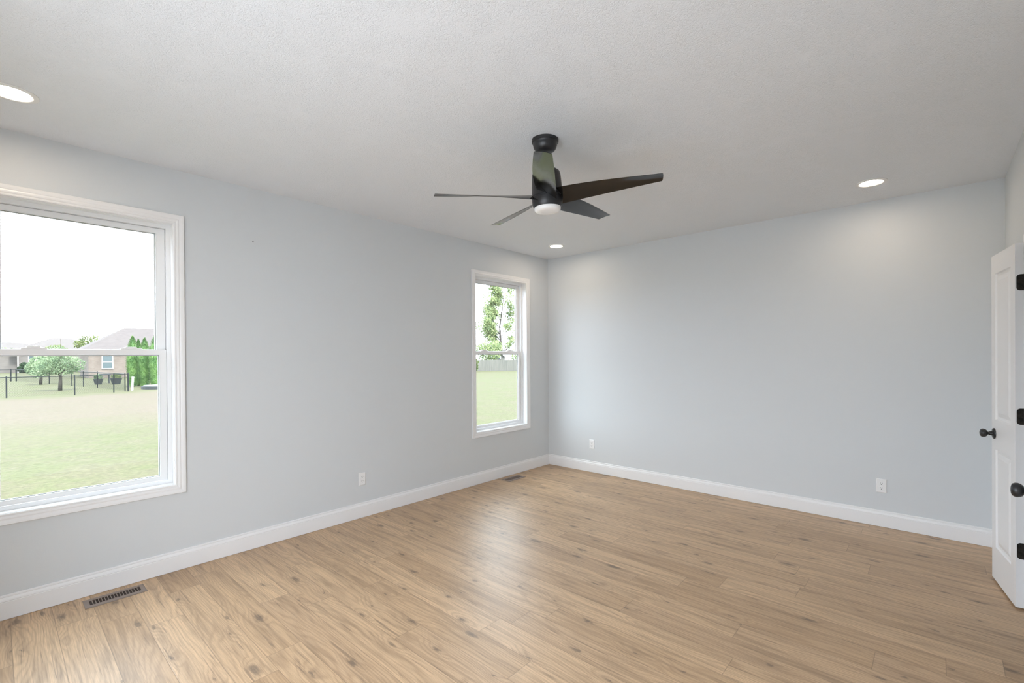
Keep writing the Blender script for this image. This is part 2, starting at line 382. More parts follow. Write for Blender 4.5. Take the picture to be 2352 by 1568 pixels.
bm = bmesh.new(); wall_panels(bm, [0.0, W], [0.0, H], [(BW[0]-e, BW[1]+e, BW[2]-e, BW[3]+e)], lambda u, v, q: (u, -L+q, v), TH)
tag(obj('wall_front', bm, WALL), 'grey wall behind the viewer with a wide window added for light', 'wall', kind='structure')
bm = bmesh.new()
box(bm, W+0.68, W+0.75, CL0-0.35, CL1+0.35, 0.0, H); box(bm, W+0.12, W+0.68, CL0-0.42, CL0-0.35, 0.0, H); box(bm, W+0.12, W+0.68, CL1+0.35, CL1+0.42, 0.0, H)
tag(obj('wall_closet', bm, WALL), 'grey inside of the closet behind the double doors', 'wall', kind='structure')

BASE = [(0.0, 0.002), (0.015, 0.002), (0.015, 0.0975), (0.0128, 0.1005), (0.0148, 0.1035), (0.0135, 0.111), (0.0088, 0.1205), (0.0066, 0.1225), (0.0082, 0.1255), (0.0078, 0.1325), (0.0055, 0.1355), (0.0, 0.1355)]
def baseboard(name, p0, p1, n, m0, m1, label):
    bm = bmesh.new(); extrude_profile(bm, BASE, p0, p1, n, m0, m1)
    tag(obj(name, bm, TRIM), label, 'baseboard', kind='structure')
baseboard('baseboard_left', (0, -L, 0), (0, 0, 0), (1, 0, 0), 1, -1, 'white moulded baseboard along the wall under the windows')
baseboard('baseboard_back', (0, 0, 0), (W, 0, 0), (0, -1, 0), 1, -1, 'white moulded baseboard along the far wall')
baseboard('baseboard_right', (W, 0, 0), (W, CL1+0.056, 0), (-1, 0, 0), 1, 0, 'short white baseboard behind the open door')
baseboard('baseboard_right_near', (W, CL0-0.056, 0), (W, -L, 0), (-1, 0, 0), 0, -1, 'white baseboard beyond the closet opening')
baseboard('baseboard_front', (W, -L, 0), (0, -L, 0), (0, 1, 0), 1, -1, 'white baseboard under the added window')

# closet opening trim (jamb lining and flat casing)
bm = bmesh.new()
for y0, y1 in ((CL1, CL1+0.054), (CL0-0.054, CL0)): box(bm, W-0.010, W-0.0005, y0, y1, 0.0, CLH+0.054)
box(bm, W-0.010, W-0.0005, CL0, CL1, CLH, CLH+0.054)
tag(obj('trim_1', bm, TRIM), 'flat white casing around the closet opening', 'trim', kind='structure')

# ------------------------------------------------------------------ windows (local X across, Y into the room, Z up from the opening's foot)
def make_window(name, loc, rz, wd, ht, locks, label, sliding=True):
    root = empty(name, loc, rz, label, 'window', kind='structure')
    I = (-wd/2, wd/2, 0.0, ht); g = lambda d: (I[0]-d, I[1]+d, I[2]-d, I[3]+d)
    bm = bmesh.new()
    frame(bm, g(0.003), g(0.063), [(0, 0.0), (0, 0.0085), (0.06, 0.0105), (0.16, 0.0105), (0.20, 0.0085), (0.30, 0.0125), (0.42, 0.0145), (0.55, 0.0135), (0.62, 0.0155), (0.80, 0.0175), (0.97, 0.018), (1.0, 0.0165), (1.0, 0.0)])
    obj('casing', bm, TRIM, root)
    bm = bmesh.new(); frame(bm, g(0.0), g(0.0195), [(0, 0.0005), (0, -0.062), (1, -0.062), (1, 0.0005)]); obj('jamb', bm, TRIM, root)
    bm = bmesh.new(); F = g(-0.024)
    frame(bm, F, g(0.0195), [(0, -0.0625), (0, -0.066), (0.05, -0.068), (0.05, -0.1285), (0, -0.1295), (0, -0.134), (1, -0.134), (1, -0.0625)])
    obj('window_frame', bm, VINYL, root)
    def sash(nm, r, sw, rb, rt, y0, y1, glass, gy):
        inn = (r[0]+sw, r[1]-sw, r[2]+rb, r[3]-rt)
        s_ = empty(nm, (0, 0, 0)); s_.parent = root
        bm = bmesh.new(); frame(bm, inn, r, [(0, y0+0.004), (0, gy+0.003), (-0.16, gy+0.002), (-0.16, gy-0.002), (0, gy-0.003), (0, y1+0.003), (0.08, y1), (0.97, y1), (1, y1-0.002), (1, y0), (0.06, y0)])
        so = obj('sash_frame', bm, VINYL, s_)
        bm = bmesh.new(); gi = (inn[0]-0.002, inn[1]+0.002, inn[2]-0.002, inn[3]+0.002); gin = (inn[0]+0.0025, inn[1]-0.0025, inn[2]+0.0025, inn[3]-0.0025)
        frame(bm, gin, gi, [(0, gy-0.0035), (0, gy+0.0035), (1, gy+0.0035), (1, gy-0.0035)]); obj('gasket', bm, GASKET, s_)
        bm = bmesh.new(); a = inn
        vv = [bm.verts.new(q) for q in ((a[0], gy, a[2]), (a[1], gy, a[2]), (a[1], gy, a[3]), (a[0], gy, a[3]))]; bm.faces.new(vv)
        pane = obj('glass_pane', bm, glass, s_)
        return s_
    if sliding:
        mr1 = 1.510 - OPEN_Z0; mr0 = 1.474 - OPEN_Z0
        sash('lower_sash', (F[0]-0.006+0.006, F[1], F[2]+0.001, mr1), 0.042, 0.030, mr1-mr0, -0.098, -0.072, GLASS_L, -0.0875)
        sash('upper_sash', (F[0], F[1], mr0, F[3]), 0.052, 0.034, 0.036, -0.128, -0.101, GLASS_U, -0.1155)
        for u in locks:
            bm = bmesh.new()
            box(bm, u-0.055, u+0.055, -0.100, -0.074, mr1, mr1+0.009); box(bm, u-0.026, u+0.032, -0.099, -0.076, mr1+0.009, mr1+0.018)
            obj('sash_lock', bm, PLASTIC, root, bevel=0.0015)
    else:
        sash('fixed_sash', F, 0.045, 0.045, 0.045, -0.115, -0.080, GLASS_U, -0.098)
    return root
make_window('window_1', (0, WY1, OPEN_Z0), -math.pi/2, OPEN_W, OPEN_Z1-OPEN_Z0, (-0.225, 0.225), 'large white sash window at the left edge, looking onto houses and dry lawn')
make_window('window_2', (0, WY2, OPEN_Z0), -math.pi/2, OPEN_W, OPEN_Z1-OPEN_Z0, (-0.225, 0.225), 'white sash window beside the far corner with a leafy tree outside')
make_window('added_light_window', ((BW[0]+BW[1])/2, -L, BW[2]), 0.0, BW[1]-BW[0], BW[3]-BW[2], (), 'wide white fixed window added behind the viewer to light the room', sliding=False)  # added, unseen: lets in extra daylight to brighten walls and ceiling
# daylight portals: sampling aids in the window openings, they emit nothing of their own
for nm, loc, rot, sx, sy in (('portal_1', (-0.16, WY1, 1.48), (0, -math.pi/2, 0), 1.78, 0.88), ('portal_2', (-0.16, WY2, 1.48), (0, -math.pi/2, 0), 1.78, 0.88), ('portal_3', ((BW[0]+BW[1])/2, -L-0.16, (BW[2]+BW[3])/2), (math.pi/2, 0, math.pi), BW[1]-BW[0], BW[3]-BW[2])):
    ld = bpy.data.lights.new(nm, 'AREA'); ld.shape = 'RECTANGLE'; ld.size = sx; ld.size_y = sy; ld.cycles.is_portal = True
    lo = bpy.data.objects.new(nm, ld); C.objects.link(lo); lo.location = loc; lo.rotation_euler = rot

# ------------------------------------------------------------------ double closet doors
def door_leaf_mesh(w_, h_, t_, mirror):
    """leaf with hinge edge at local x=0, free edge x=w_, visible face at y=0 (towards -Y), thickness to +Y"""
    bm = bmesh.new(); sg = -1 if mirror else 1
    xs = [0, 0.078, w_-0.078, w_]; zs = [0, 0.211, 0.832, 1.018, 1.940, h_]
    def V(x, y, z): return bm.verts.new((x*sg, y, z))
    for face, ys in ((0.0, 1), (t_, -1)):
        for i in range(3):
            for j in range(5):
                a, b, c, d = xs[i], xs[i+1], zs[j], zs[j+1]
                if i == 1 and j in (1, 3):
                    loops = []
                    for ins, dep in ((0, 0), (0.006, 0.0075), (0.022, 0.0095), (0.030, 0.0075), (0.048, 0.0022), (0.052, 0.0018)):
                        y = face + ys*dep
                        loops.append([V(a+ins, y, c+ins), V(b-ins, y, c+ins), V(b-ins, y, d-ins), V(a+ins, y, d-ins)])
                    for A, B in zip(loops, loops[1:]):
                        for q in range(4): bm.faces.new((A[q], A[(q+1) % 4], B[(q+1) % 4], B[q]))
                    bm.faces.new(loops[-1])
                else:
                    bm.faces.new((V(a, face, c), V(b, face, c), V(b, face, d), V(a, face, d)))
    for (x0, z0, x1, z1) in ((0, 0, w_, 0), (w_, 0, w_, h_), (w_, h_, 0, h_), (0, h_, 0, 0)):
        bm.faces.new((V(x0, 0, z0), V(x1, 0, z1), V(x1, t_, z1), V(x0, t_, z0)))
    bmesh.ops.remove_doubles(bm, verts=bm.verts, dist=1e-5)
    return bm
def knob_mesh(y0, sgn):
    bm = bmesh.new()
    pr = [(0.0335, 0.0), (0.0335, 0.004), (0.031, 0.0075), (0.022, 0.0085), (0.0145, 0.011), (0.0125, 0.020), (0.0120, 0.024), (0.0095, 0.026), (0.0095, 0.031),
          (0.014, 0.0335), (0.020, 0.037), (0.0245, 0.043), (0.0268, 0.050), (0.0262, 0.057), (0.0225, 0.0635), (0.016, 0.067), (0.008, 0.0685), (0.001, 0.0688)]
    lathe(bm, [(r, y0 + sgn*h) for r, h in pr], 48, 'Y')
    return bm
LW, LH, LT = 0.4524, 2.057, 0.035
def make_leaf(name, loc, rz, mirror, label):
    root = empty(name, loc, rz, label, 'door', kind='structure')
    sg = -1 if mirror else 1
    obj('door_panel', door_leaf_mesh(LW, LH, LT, mirror), DOOR, root)
    kb = obj('door_knob', knob_mesh(0.0, -1), BLACK, root, smooth=True, autosmooth=50); kb.location = (sg*(LW-0.059), 0, 0.928); kb['label'] = 'round black knob'
    for zc in (1.8365, 1.079, 0.321):
        bm = bmesh.new(); r = 0.016; y0, y1, zh = 0.0055, LT, 0.0455; out = [(y1, -zh), (y1, zh)]
        for k in range(7): a = math.pi/2 + k*math.pi/12; out.append((y0+r+r*math.cos(a), zh-r+r*math.sin(a)))
        for k in range(7): a = math.pi + k*math.pi/12; out.append((y0+r+r*math.cos(a), -zh+r+r*math.sin(a)))
        A = [bm.verts.new((-sg*0.0012, y, z)) for y, z in out]; B = [bm.verts.new((sg*0.002, y, z)) for y, z in out]
        bm.faces.new(A); bm.faces.new(B)
        for q in range(len(out)): bm.faces.new((A[q], A[(q+1) % len(out)], B[(q+1) % len(out)], B[q]))
        lathe(bm, [(0.0062, -0.0455), (0.0062, 0.0455)], 14, 'Z', (-sg*0.002, LT+0.004, 0))
        for yy in (0.014, 0.026):
            for zz in (-0.028, 0.0, 0.028): lathe(bm, [(0.0035, -sg*0.0012), (0.0032, -sg*0.0018)], 10, 'X', (0, yy, zz))
        hg = obj('hinge', bm, HINGE, root); hg.location = (0, 0, zc); hg['label'] = 'black hinge leaf'
    return root
# leaf 1: hinge edge at (4.1919,-1.1208), free edge at (4.1263,-0.6732); visible face towards -x
rz1 = math.atan2(-0.6732+1.1208, 4.1263-4.1919)      # local +X direction
# local -Y must face the room (-x): rotate so that X -> d, Y -> d rotated +90deg
def leaf_angle(d, mirror): return d
a1 = math.atan2(0.4476, -0.0656)
make_leaf('door_1', (4.1919, -1.1208, 0.012), a1 + math.pi, True, 'narrow white panelled door opened against the right wall, knob over the baseboard')
a2 = math.atan2(-0.4476, -0.0656)
make_leaf('door_2', (4.1919, -2.0552, 0.012), a2, False, 'second white closet door nearest the viewer, only its black knob in view')

# ------------------------------------------------------------------ recessed lights
def make_can():
    root = empty('recessed_light')
    bm = bmesh.new(); lathe(bm, [(0.097, 0.0), (0.0975, -0.003), (0.094, -0.0055), (0.078, -0.0065), (0.0705, -0.0040), (0.0685, -0.0015), (0.0685, 0.0)], 56, cap=False); obj('trim_ring', bm, CAN_TRIM, root, smooth=True, autosmooth=40)
    bm = bmesh.new(); lathe(bm, [(0.0685, -0.0012), (0.0683, -0.0022), (0.001, -0.0030)], 48, cap=False); obj('lens', bm, CAN_LENS, root, smooth=True)['label'] = 'glowing warm white lens'
    return root
CANS = [((0.55, -0.545), 'lit recessed ceiling light in the far corner above the smaller-looking window'),
        ((0.55, -4.93), 'lit recessed ceiling light cut by the left edge of the photo'),
        ((3.50, -0.55), 'lit recessed ceiling light near the right end of the far wall'),
        ((3.50, -4.93), 'lit recessed ceiling light above the viewer, out of view')]
can = make_can()
for i, ((x, y), lb) in enumerate(CANS):
    o = can if i == 0 else copy_tree(can)
    o.location = (x, y, H); tag(o, lb, 'ceiling light', 'recessed ceiling lights')

# ------------------------------------------------------------------ ceiling fan
PV = Vector((2.131, -2.777, 2.68))
fan = empty('ceiling_fan', (2.131, -2.777, H), 0, 'black five-bladed ceiling fan with an unlit white light cover', 'ceiling fan')
ax0 = Vector((0.671, -0.742, 0)).normalized(); ax1 = Vector((0.742, 0.671, 0)).normalized()
TILT = Quaternion(ax0, 0.0385) @ Quaternion(ax1, 0.0198)
bm = bmesh.new(); lathe(bm, [(0.080, 0.0), (0.0805, -0.010), (0.079, -0.016), (0.0745, -0.0185), (0.0725, -0.021), (0.0715, -0.033), (0.067, -0.049), (0.058, -0.062), (0.046, -0.071), (0.036, -0.075), (0.024, -0.076)], 56)
obj('canopy', bm, FANBODY, fan, smooth=True, autosmooth=35)
piv = H - PV.z
def hang(o, zoff=0.0):
    """parts below the ball joint lean together with the rod"""
    o.rotation_mode = 'QUATERNION'; o.rotation_quaternion = TILT; o.location = Vector((0, 0, -piv)); return o
bm = bmesh.new(); lathe(bm, [(0.020, 0.010), (0.027, 0.002), (0.027, -0.006), (0.020, -0.014), (0.0135, -0.018), (0.0135, -0.125)], 28)
hang(obj('downrod', bm, FANBODY, fan, smooth=True, autosmooth=35))
bm = bmesh.new(); lathe(bm, [(0.020, -0.118), (0.046, -0.1185), (0.068, -0.123), (0.080, -0.133), (0.0855, -0.150), (0.0885, -0.19), (0.0905, -0.238), (0.0912, -0.277), (0.0885, -0.2785), (0.0885, -0.2825), (0.0915, -0.2845), (0.0918, -0.300), (0.0905, -0.316), (0.0865, -0.332), (0.0815, -0.341), (0.079, -0.342)], 64)
hang(obj('motor_housing', bm, FANBODY, fan, smooth=True, autosmooth=35))
bm = bmesh.new(); lathe(bm, [(0.0790, -0.338), (0.0795, -0.349), (0.0775, -0.358), (0.071, -0.365), (0.058, -0.369), (0.035, -0.3715), (0.001, -0.3725)], 56)
hang(obj('light_cover', bm, OPAL, fan, smooth=True, autosmooth=50))['label'] = 'unlit white light cover'
def blade_mesh():
    bm = bmesh.new(); NR, NC = 26, 10
    top, bot = [], []
    for i in range(NR+1):
        t = i/NR; r = 0.060 + t*(0.672-0.060)
        ch = 0.128 - 0.043*t**1.15
        c0 = 0.014*math.sin(math.pi*t**0.9)      # bow of the centre line towards the convex edge
        pitch = math.radians(31 - 22*t**0.75)
        th = 0.0065 - 0.0025*t
        rt, rb = [], []
        for j in range(NC+1):
            s = j/NC - 0.5
            yy = s*ch - c0*(0.5-s)
            cam_ = 0.005*(1-(2*s)**2)*(0.6+0.4*t)
            tt = th*(1-(2*s)**4*0.75)
            rr = r
            if i == NR: rr = r - 0.012*(s+0.5) - 0.004*(2*s)**2
            y = yy*math.cos(pitch); z = -yy*math.sin(pitch)
            ny, nz_ = math.sin(pitch), math.cos(pitch)
            rt.append(bm.verts.new((rr, y+ny*(cam_+tt/2), z+nz_*(cam_+tt/2)))); rb.append(bm.verts.new((rr, y+ny*(cam_-tt/2), z+nz_*(cam_-tt/2))))
        top.append(rt); bot.append(rb)
    for G in (top, bot):
        for i in range(NR):
            for j in range(NC): bm.faces.new((G[i][j], G[i][j+1], G[i+1][j+1], G[i+1][j]))
    for i in range(NR):
        for j in (0, NC): bm.faces.new((top[i][j], top[i+1][j], bot[i+1][j], bot[i][j]))
    for i in (0, NR):
        for j in range(NC): bm.faces.new((top[i][j], top[i][j+1], bot[i][j+1], bot[i][j]))
    return bm
bl0 = None
for k in range(5):
    if bl0 is None: b = bl0 = obj('blade', blade_mesh(), BLADE, fan, smooth=True, autosmooth=45)
    else: b = bl0.copy(); C.objects.link(b)
    hang(b); q = Quaternion((0, 0, 1), 0.317 + k*2*math.pi/5)
    b.rotation_quaternion = TILT @ q; b.location = Vector((0, 0, -piv)) + TILT @ Vector((0, 0, 2.397-PV.z))

# ------------------------------------------------------------------ outlets, registers, nail
def make_outlet():
    root = empty('wall_outlet')     # local: X across, Z up, -Y out of the wall
    bm = bmesh.new(); w_, h_ = 0.035, 0.0575
    A = [bm.verts.new(p) for p in ((-w_, 0, -h_), (w_, 0, -h_), (w_, 0, h_), (-w_, 0, h_))]
    B = [bm.verts.new(p) for p in ((-w_, -0.003, -h_), (w_, -0.003, -h_), (w_, -0.003, h_), (-w_, -0.003, h_))]
    k = 0.005; D = [bm.verts.new(p) for p in ((-w_+k, -0.006, -h_+k), (w_-k, -0.006, -h_+k), (w_-k, -0.006, h_-k), (-w_+k, -0.006, h_-k))]
    for P, Q in ((A, B), (B, D)):
        for i in range(4): bm.faces.new((P[i], P[(i+1) % 4], Q[(i+1) % 4], Q[i]))
    bm.faces.new(A); bm.faces.new(D); obj('cover_plate', bm, PLASTIC, root)
    bm = bmesh.new(); lathe(bm, [(0.003, -0.0055), (0.0028, -0.0072)], 12, 'Y'); obj('screw', bm, PLASTIC, root)
    for s in (-1, 1):
        zc = s*0.0195; bm = bmesh.new(); n = 28; P, Q = [], []
        for i in range(n):
            a = 2*math.pi*i/n; x = max(-0.0135, min(0.0135, 0.0172*math.cos(a))); z = 0.0145*math.sin(a)
            P.append(bm.verts.new((x, -0.0055, zc+z))); Q.append(bm.verts.new((x*0.97, -0.0078, zc+z*0.97)))
        bm.faces.new(Q)
        for i in range(n): bm.faces.new((P[i], P[(i+1) % n], Q[(i+1) % n], Q[i]))
        rc = obj('receptacle', bm, PLASTIC, root)
        bm = bmesh.new()
        box(bm, -0.0078, -0.0052, -0.0081, -0.0070, zc-0.001, zc+0.0075); box(bm, 0.0052, 0.0078, -0.0081, -0.0070, zc+0.000, zc+0.0068)
        lathe(bm, [(0.0028, -0.0070), (0.0028, -0.0081)], 12, 'Y', (0, 0, zc-0.0075)); obj('slots', bm, SLOT, rc)['label'] = 'dark plug slots'
    return root
ol = make_outlet()
for i, (loc, rz, lb) in enumerate((((0.0005, -2.765, 0.347), math.pi/2, 'white outlet on the left wall between the two windows'),
                                   ((0.676, -0.0005, 0.346), 0.0, 'small white outlet on the far wall close to the room corner'),
                                   ((3.517, -0.0005, 0.343), 0.0, 'white outlet on the far wall toward the open door'))):
    o = ol if i == 0 else copy_tree(ol)
    o.location = loc; o.rotation_euler = (0, 0, rz); tag(o, lb, 'outlet', 'wall outlets')
def make_register():
    root = empty('floor_register')      # long axis = local Y
    a, b = 0.0685, 0.1445; ia, ib = 0.034, 0.120
    bm = bmesh.new(); z = 0.0005
    L0 = [(-a, -b, z), (a, -b, z), (a, b, z), (-a, b, z)]; L1 = [(-a, -b, 0.002), (a, -b, 0.002), (a, b, 0.002), (-a, b, 0.002)]
    L2 = [(-a+.008, -b+.008, 0.0045), (a-.008, -b+.008, 0.0045), (a-.008, b-.008, 0.0045), (-a+.008, b-.008, 0.0045)]
    L3 = [(-ia, -ib, 0.0045), (ia, -ib, 0.0045), (ia, ib, 0.0045), (-ia, ib, 0.0045)]; L4 = [(x, y, 0.0012) for x, y, _ in L3]
    Ls = [[bm.verts.new(p) for p in l] for l in (L0, L1, L2, L3, L4)]
    for A, B in zip(Ls, Ls[1:]):
        for i in range(4): bm.faces.new((A[i], A[(i+1) % 4], B[(i+1) % 4], B[i]))
    obj('frame', bm, TAUPE, root)
    bm = bmesh.new()
    for k in range(1, 17): y = -ib + k*2*ib/17; box(bm, -ia, ia, y-0.0017, y+0.0017, 0.0013, 0.0044)
    obj('grille_bars', bm, TAUPE, root)
    bm = bmesh.new(); box(bm, -ia, ia, -ib, ib, 0.0004, 0.0011); obj('shade_plate', bm, WELL_SHADE, root)['label'] = 'dark brown plate standing for the shaded well'  # dark plate paints the shade of the hollow below the grille
    return root
rg = make_register()
for i, (x, y, lb) in enumerate(((0.139, -4.506, 'taupe slotted floor register in front of the left baseboard, nearest the viewer'),
                                (0.139, -0.864, 'dark floor register by the far corner under the distant window'))):
    o = rg if i == 0 else copy_tree(rg)
    o.location = (x, y, 0); tag(o, lb, 'floor vent', 'floor registers')
bm = bmesh.new(); lathe(bm, [(0.0042, 0.0005), (0.0042, 0.0015), (0.0025, 0.003)], 12, 'X'); o = obj('nail', bm, SLOT); o.location = (0, -3.663, 2.335)
tag(o, 'tiny dark nail head high on the left wall right of the large window', 'nail')

# ------------------------------------------------------------------ outdoors
GZ = -0.40
bm = bmesh.new(); nx, ny = 60, 60; vv = {}
for i in range(nx+1):
    for j in range(ny+1):
        x = -0.16 - 260*(i/nx)**1.6; y = -150 + 300*j/ny
        # gentle rise toward the board fence in the far side yard
        d = (-0.68*(x-3.86) + 0.73*(y+5.0)); lat = 0.73*(x-3.86) + 0.68*(y+5.0)
        rise = 0.0
        vv[i, j] = bm.verts.new((x, y, GZ + rise))
for i in range(nx):
    for j in range(ny): bm.faces.new((vv[i, j], vv[i+1, j], vv[i+1, j+1], vv[i, j+1]))
tag(obj('lawn', bm, LAWN), 'sunlit lawn with a straw coloured dry belt outside the windows', 'lawn', kind='structure')
bm = bmesh.new(); box(bm, -0.16, W+12, -60, -L-0.17, GZ-0.02, GZ); box(bm, -0.16, 0.0, -L-0.17, 3, GZ-0.02, -0.13)
tag(obj('added_bounce_ground', bm, mat('pale_bounce_surface', (0.44, 0.445, 0.45), 0.9)), 'pale ground added behind the house to bounce light indoors', 'ground', kind='structure')  # unseen ground added pale, bounces sunlight up through the rear window

def leaves(bm, blobs, n, size, rnd, hollow=0.35, flat=0.0):
    tot = sum(b[3]*b[4]*b[5] for b in blobs)
    for (cx, cy_, cz, rx, ry, rzz) in blobs:
        for _ in range(max(4, int(n*rx*ry*rzz/tot))):
            while True:
                p = Vector((rnd.uniform(-1, 1), rnd.uniform(-1, 1), rnd.uniform(-1, 1)))
                if hollow < p.length <= 1: break
            c = Vector((cx+p.x*rx, cy_+p.y*ry, cz+p.z*rzz)); s = size*rnd.uniform(0.6, 1.4)
            q = Quaternion((rnd.uniform(-1, 1), rnd.uniform(-1, 1), rnd.uniform(-1, 1), rnd.uniform(-1, 1))).normalized()
            a, b = q @ Vector((s, 0, 0)), q @ Vector((0, s*0.55, 0)); k = q @ Vector((0, 0, s*0.15))
            bm.faces.new([bm.verts.new(c+v) for v in (-a, -b+k, a, b+k)])
def tree(name, loc, label, cat, leafm, blobs, n, size, limbs, seed, group=None, hollow=0.3):
    rnd = random.Random(seed); root = empty(name, loc, 0, label, cat, group)
    if limbs:
        bm = bmesh.new(); tube(bm, *limbs[0]); obj('trunk', bm, BARK, root, smooth=True)
        if len(limbs) > 1:
            for pts, rad in limbs[1:]:
                bm = bmesh.new(); tube(bm, pts, rad, 6); obj('branch', bm, BARK, root, smooth=True)
    bm = bmesh.new(); leaves(bm, blobs, n, size, rnd, hollow); obj('foliage', bm, leafm, root)
    return root
# young yard tree behind the chain link fence
tree('yard_tree', (-33.9, -2.42, GZ), 'small young tree with a spreading crown standing inside the chain link fence', 'tree', LEAF1,
     [(0, 0.15, 1.75, .75, .70, .55), (0, -0.55, 1.45, .6, .62, .50), (0.1, 0.70, 1.50, .5, .45, .42), (0, -0.15, 2.25, .45, .50, .40), (0, -0.8, 1.05, .45, .45, .30), (0, 0.05, 1.25, .7, .8, .35)], 4600, 0.045,
     [([(0, 0, 0), (0, 0.02, 0.7), (0.02, 0.0, 1.4), (0, 0.03, 2.2)], [0.10, 0.075, 0.05, 0.02]), ([(0, 0, 1.0), (0, 0.4, 1.4), (0.05, 0.75, 1.7)], [0.04, 0.03, 0.012]), ([(0, 0, 0.9), (0, -0.4, 1.2), (0, -0.8, 1.35)], [0.04, 0.03, 0.012]), ([(0, 0, 2.0), (0, 0.05, 2.7), (0, 0.02, 3.15)], [0.02, 0.012, 0.006])], 3)
tree('garden_tree', (-44.0, -2.75, GZ), 'dim low-branched tree half hidden behind the young yard tree', 'tree', LEAF1,
     [(0, 0, 1.45, .8, .65, .7), (0.1, -0.35, 1.15, .5, .5, .45), (0, 0.4, 1.7, .6, .6, .5)], 3500, 0.06, [([(0, 0, 0), (0, 0.05, 0.7), (0, 0, 1.5)], [0.10, 0.08, 0.04])], 5)
# evergreens
for i, (x, y, hgt, rw, lb) in enumerate(((-35.3, 1.13, 3.30, 0.36, 'leftmost tall narrow evergreen, next to the brick house wall'), (-36.3, 1.60, 3.12, 0.26, 'slim short evergreen squeezed between the taller two on the left'),
                                         (-34.4, 1.61, 3.16, 0.34, 'pointed evergreen third from the left in the row'), (-33.4, 1.99, 3.32, 0.40, 'tallest evergreen at the right, cut by the window frame'))):
    rnd = random.Random(40+i); root = empty('arborvitae', (x, y, GZ), 0, lb, 'evergreen', 'evergreens in a row by the neighbouring house')
    bm = bmesh.new(); tube(bm, [(0, 0, 0), (0, 0, hgt*0.8)], [0.07, 0.03]); obj('trunk', bm, BARK, root)
    bm = bmesh.new()
    def rad(z): t = z/hgt; return rw*(0.80 + 0.35*min(1, t*2.2))*(1 if t < 0.55 else max(0.02, math.cos((t-0.55)/0.45*math.pi/2)**0.8))*0.88
    lathe(bm, [(rad(hgt*k/16)*0.86, 0.06 + (hgt-0.12)*k/16) for k in range(17)], 16)
    for _ in range(2600):
        z = rnd.uniform(0.05, hgt); r = rad(z)*rnd.uniform(0.82, 1.06); a = rnd.uniform(0, 2*math.pi)
        c = Vector((r*math.cos(a), r*math.sin(a), z)); d = Vector((math.cos(a)*0.5, math.sin(a)*0.5, 0.8)); s = rnd.uniform(0.035, 0.075)
        t_ = Vector((-math.sin(a), math.cos(a), rnd.uniform(-.4, .4)))
        bm.faces.new([bm.verts.new(c+v) for v in (-t_*s*0.5, d*s*0.3, t_*s*0.5, d*s*1.3)])
    obj('foliage', bm, LEAF3, root)
tree('round_shrub', (-86.6, -2.25, GZ), 'small dark cone-shaped shrub against the distant pink brick house', 'shrub', LEAF5, [(0, 0, .55, .62, .66, .55), (0, 0, 1.0, .42, .42, .42)], 1500, 0.12, [([(0, 0, 0), (0, 0, .6)], [0.08, 0.05])], 8, hollow=0.0)
tree('background_tree', (-78, 2.9, GZ), 'treetop with yellow-green sprigs showing over the roofs', 'tree', LEAF4,
     [(0, 0.1, 3.7, .9, 1.2, .8), (0, .9, 4.55, .6, .75, .35), (0, -.2, 4.5, .5, .6, .35), (0, -2.6, 2.5, 1.2, 1.4, 1.1)], 2200, 0.12, [([(0, 0, 0), (0, 0, 3.4)], [0.2, 0.1])], 9)
tree('hillside_tree', (-104, -3.6, GZ), 'pale distant treetop left of the far roofs', 'tree', LEAF4, [(0, 0.2, 2.6, 1.5, 2.6, 1.0), (0, -1.6, 2.2, 1.5, 2.0, 1.3)], 1800, 0.2, [([(0, 0, 0), (0, 0, 2.6)], [0.25, 0.1])], 10)

# chain link fences
def chain_fence(name, pts, hgt, label, extra=()):
    root = empty(name, (pts[0][0], pts[0][1], GZ), 0, label, 'fence')
    o0 = Vector((pts[0][0], pts[0][1], 0)); P = [Vector((x, y, 0)) - o0 for x, y in pts]
    for i, p in enumerate(P):
        r = 0.045 if (i in extra) else 0.027
        bm = bmesh.new(); lathe(bm, [(r, 0.0), (r, hgt+0.03), (r*0.7, hgt+0.06), (0.004, hgt+0.07)], 12, 'Z', (p.x, p.y, 0)); obj('post', bm, BLACKFENCE, root)
    bm = bmesh.new(); tube(bm, [p + Vector((0, 0, hgt)) for p in P], 0.020, 8); obj('top_rail', bm, BLACKFENCE, root)
    bm = bmesh.new(); w = 0.0026
    for a, b in zip(P, P[1:]):
        d = (b-a); ln = d.length; d.normalize(); nrm = Vector((-d.y, d.x, 0)); st = 0.085; n = int((ln+hgt)/st)
        for sg in (1, -1):
            for k in range(n+1):
                s0 = k*st - (hgt if sg > 0 else 0); s1 = s0 + sg*hgt if sg > 0 else s0 - hgt
                z0, z1 = 0.04, hgt-0.01
                A, B = (s0, z0), (s0+hgt, z1)
                if sg < 0: A, B = (s0, z0), (s0-hgt, z1)
                # clip to the bay
                (ua, za), (ub, zb) = A, B
                def clip(u, z, u2, z2, lim):
                    t = (lim-u)/(u2-u); return lim, z+(z2-z)*t
                if max(ua, ub) <= 0 or min(ua, ub) >= ln: continue
                if ua < 0: ua, za = clip(ua, za, ub, zb, 0)
                if ub < 0: ub, zb = clip(ub, zb, ua, za, 0)
                if ua > ln: ua, za = clip(ua, za, ub, zb, ln)
                if ub > ln: ub, zb = clip(ub, zb, ua, za, ln)
                p, q = a + d*ua + Vector((0, 0, za)), a + d*ub + Vector((0, 0, zb))
                tz = Vector((0, 0, w))
                vs4 = [bm.verts.new(v) for v in (p+tz, p-tz+nrm*w, q-tz+nrm*w, q+tz)]; bm.faces.new(vs4)
    obj('wire_mesh', bm, BLACKFENCE, root)
    return root
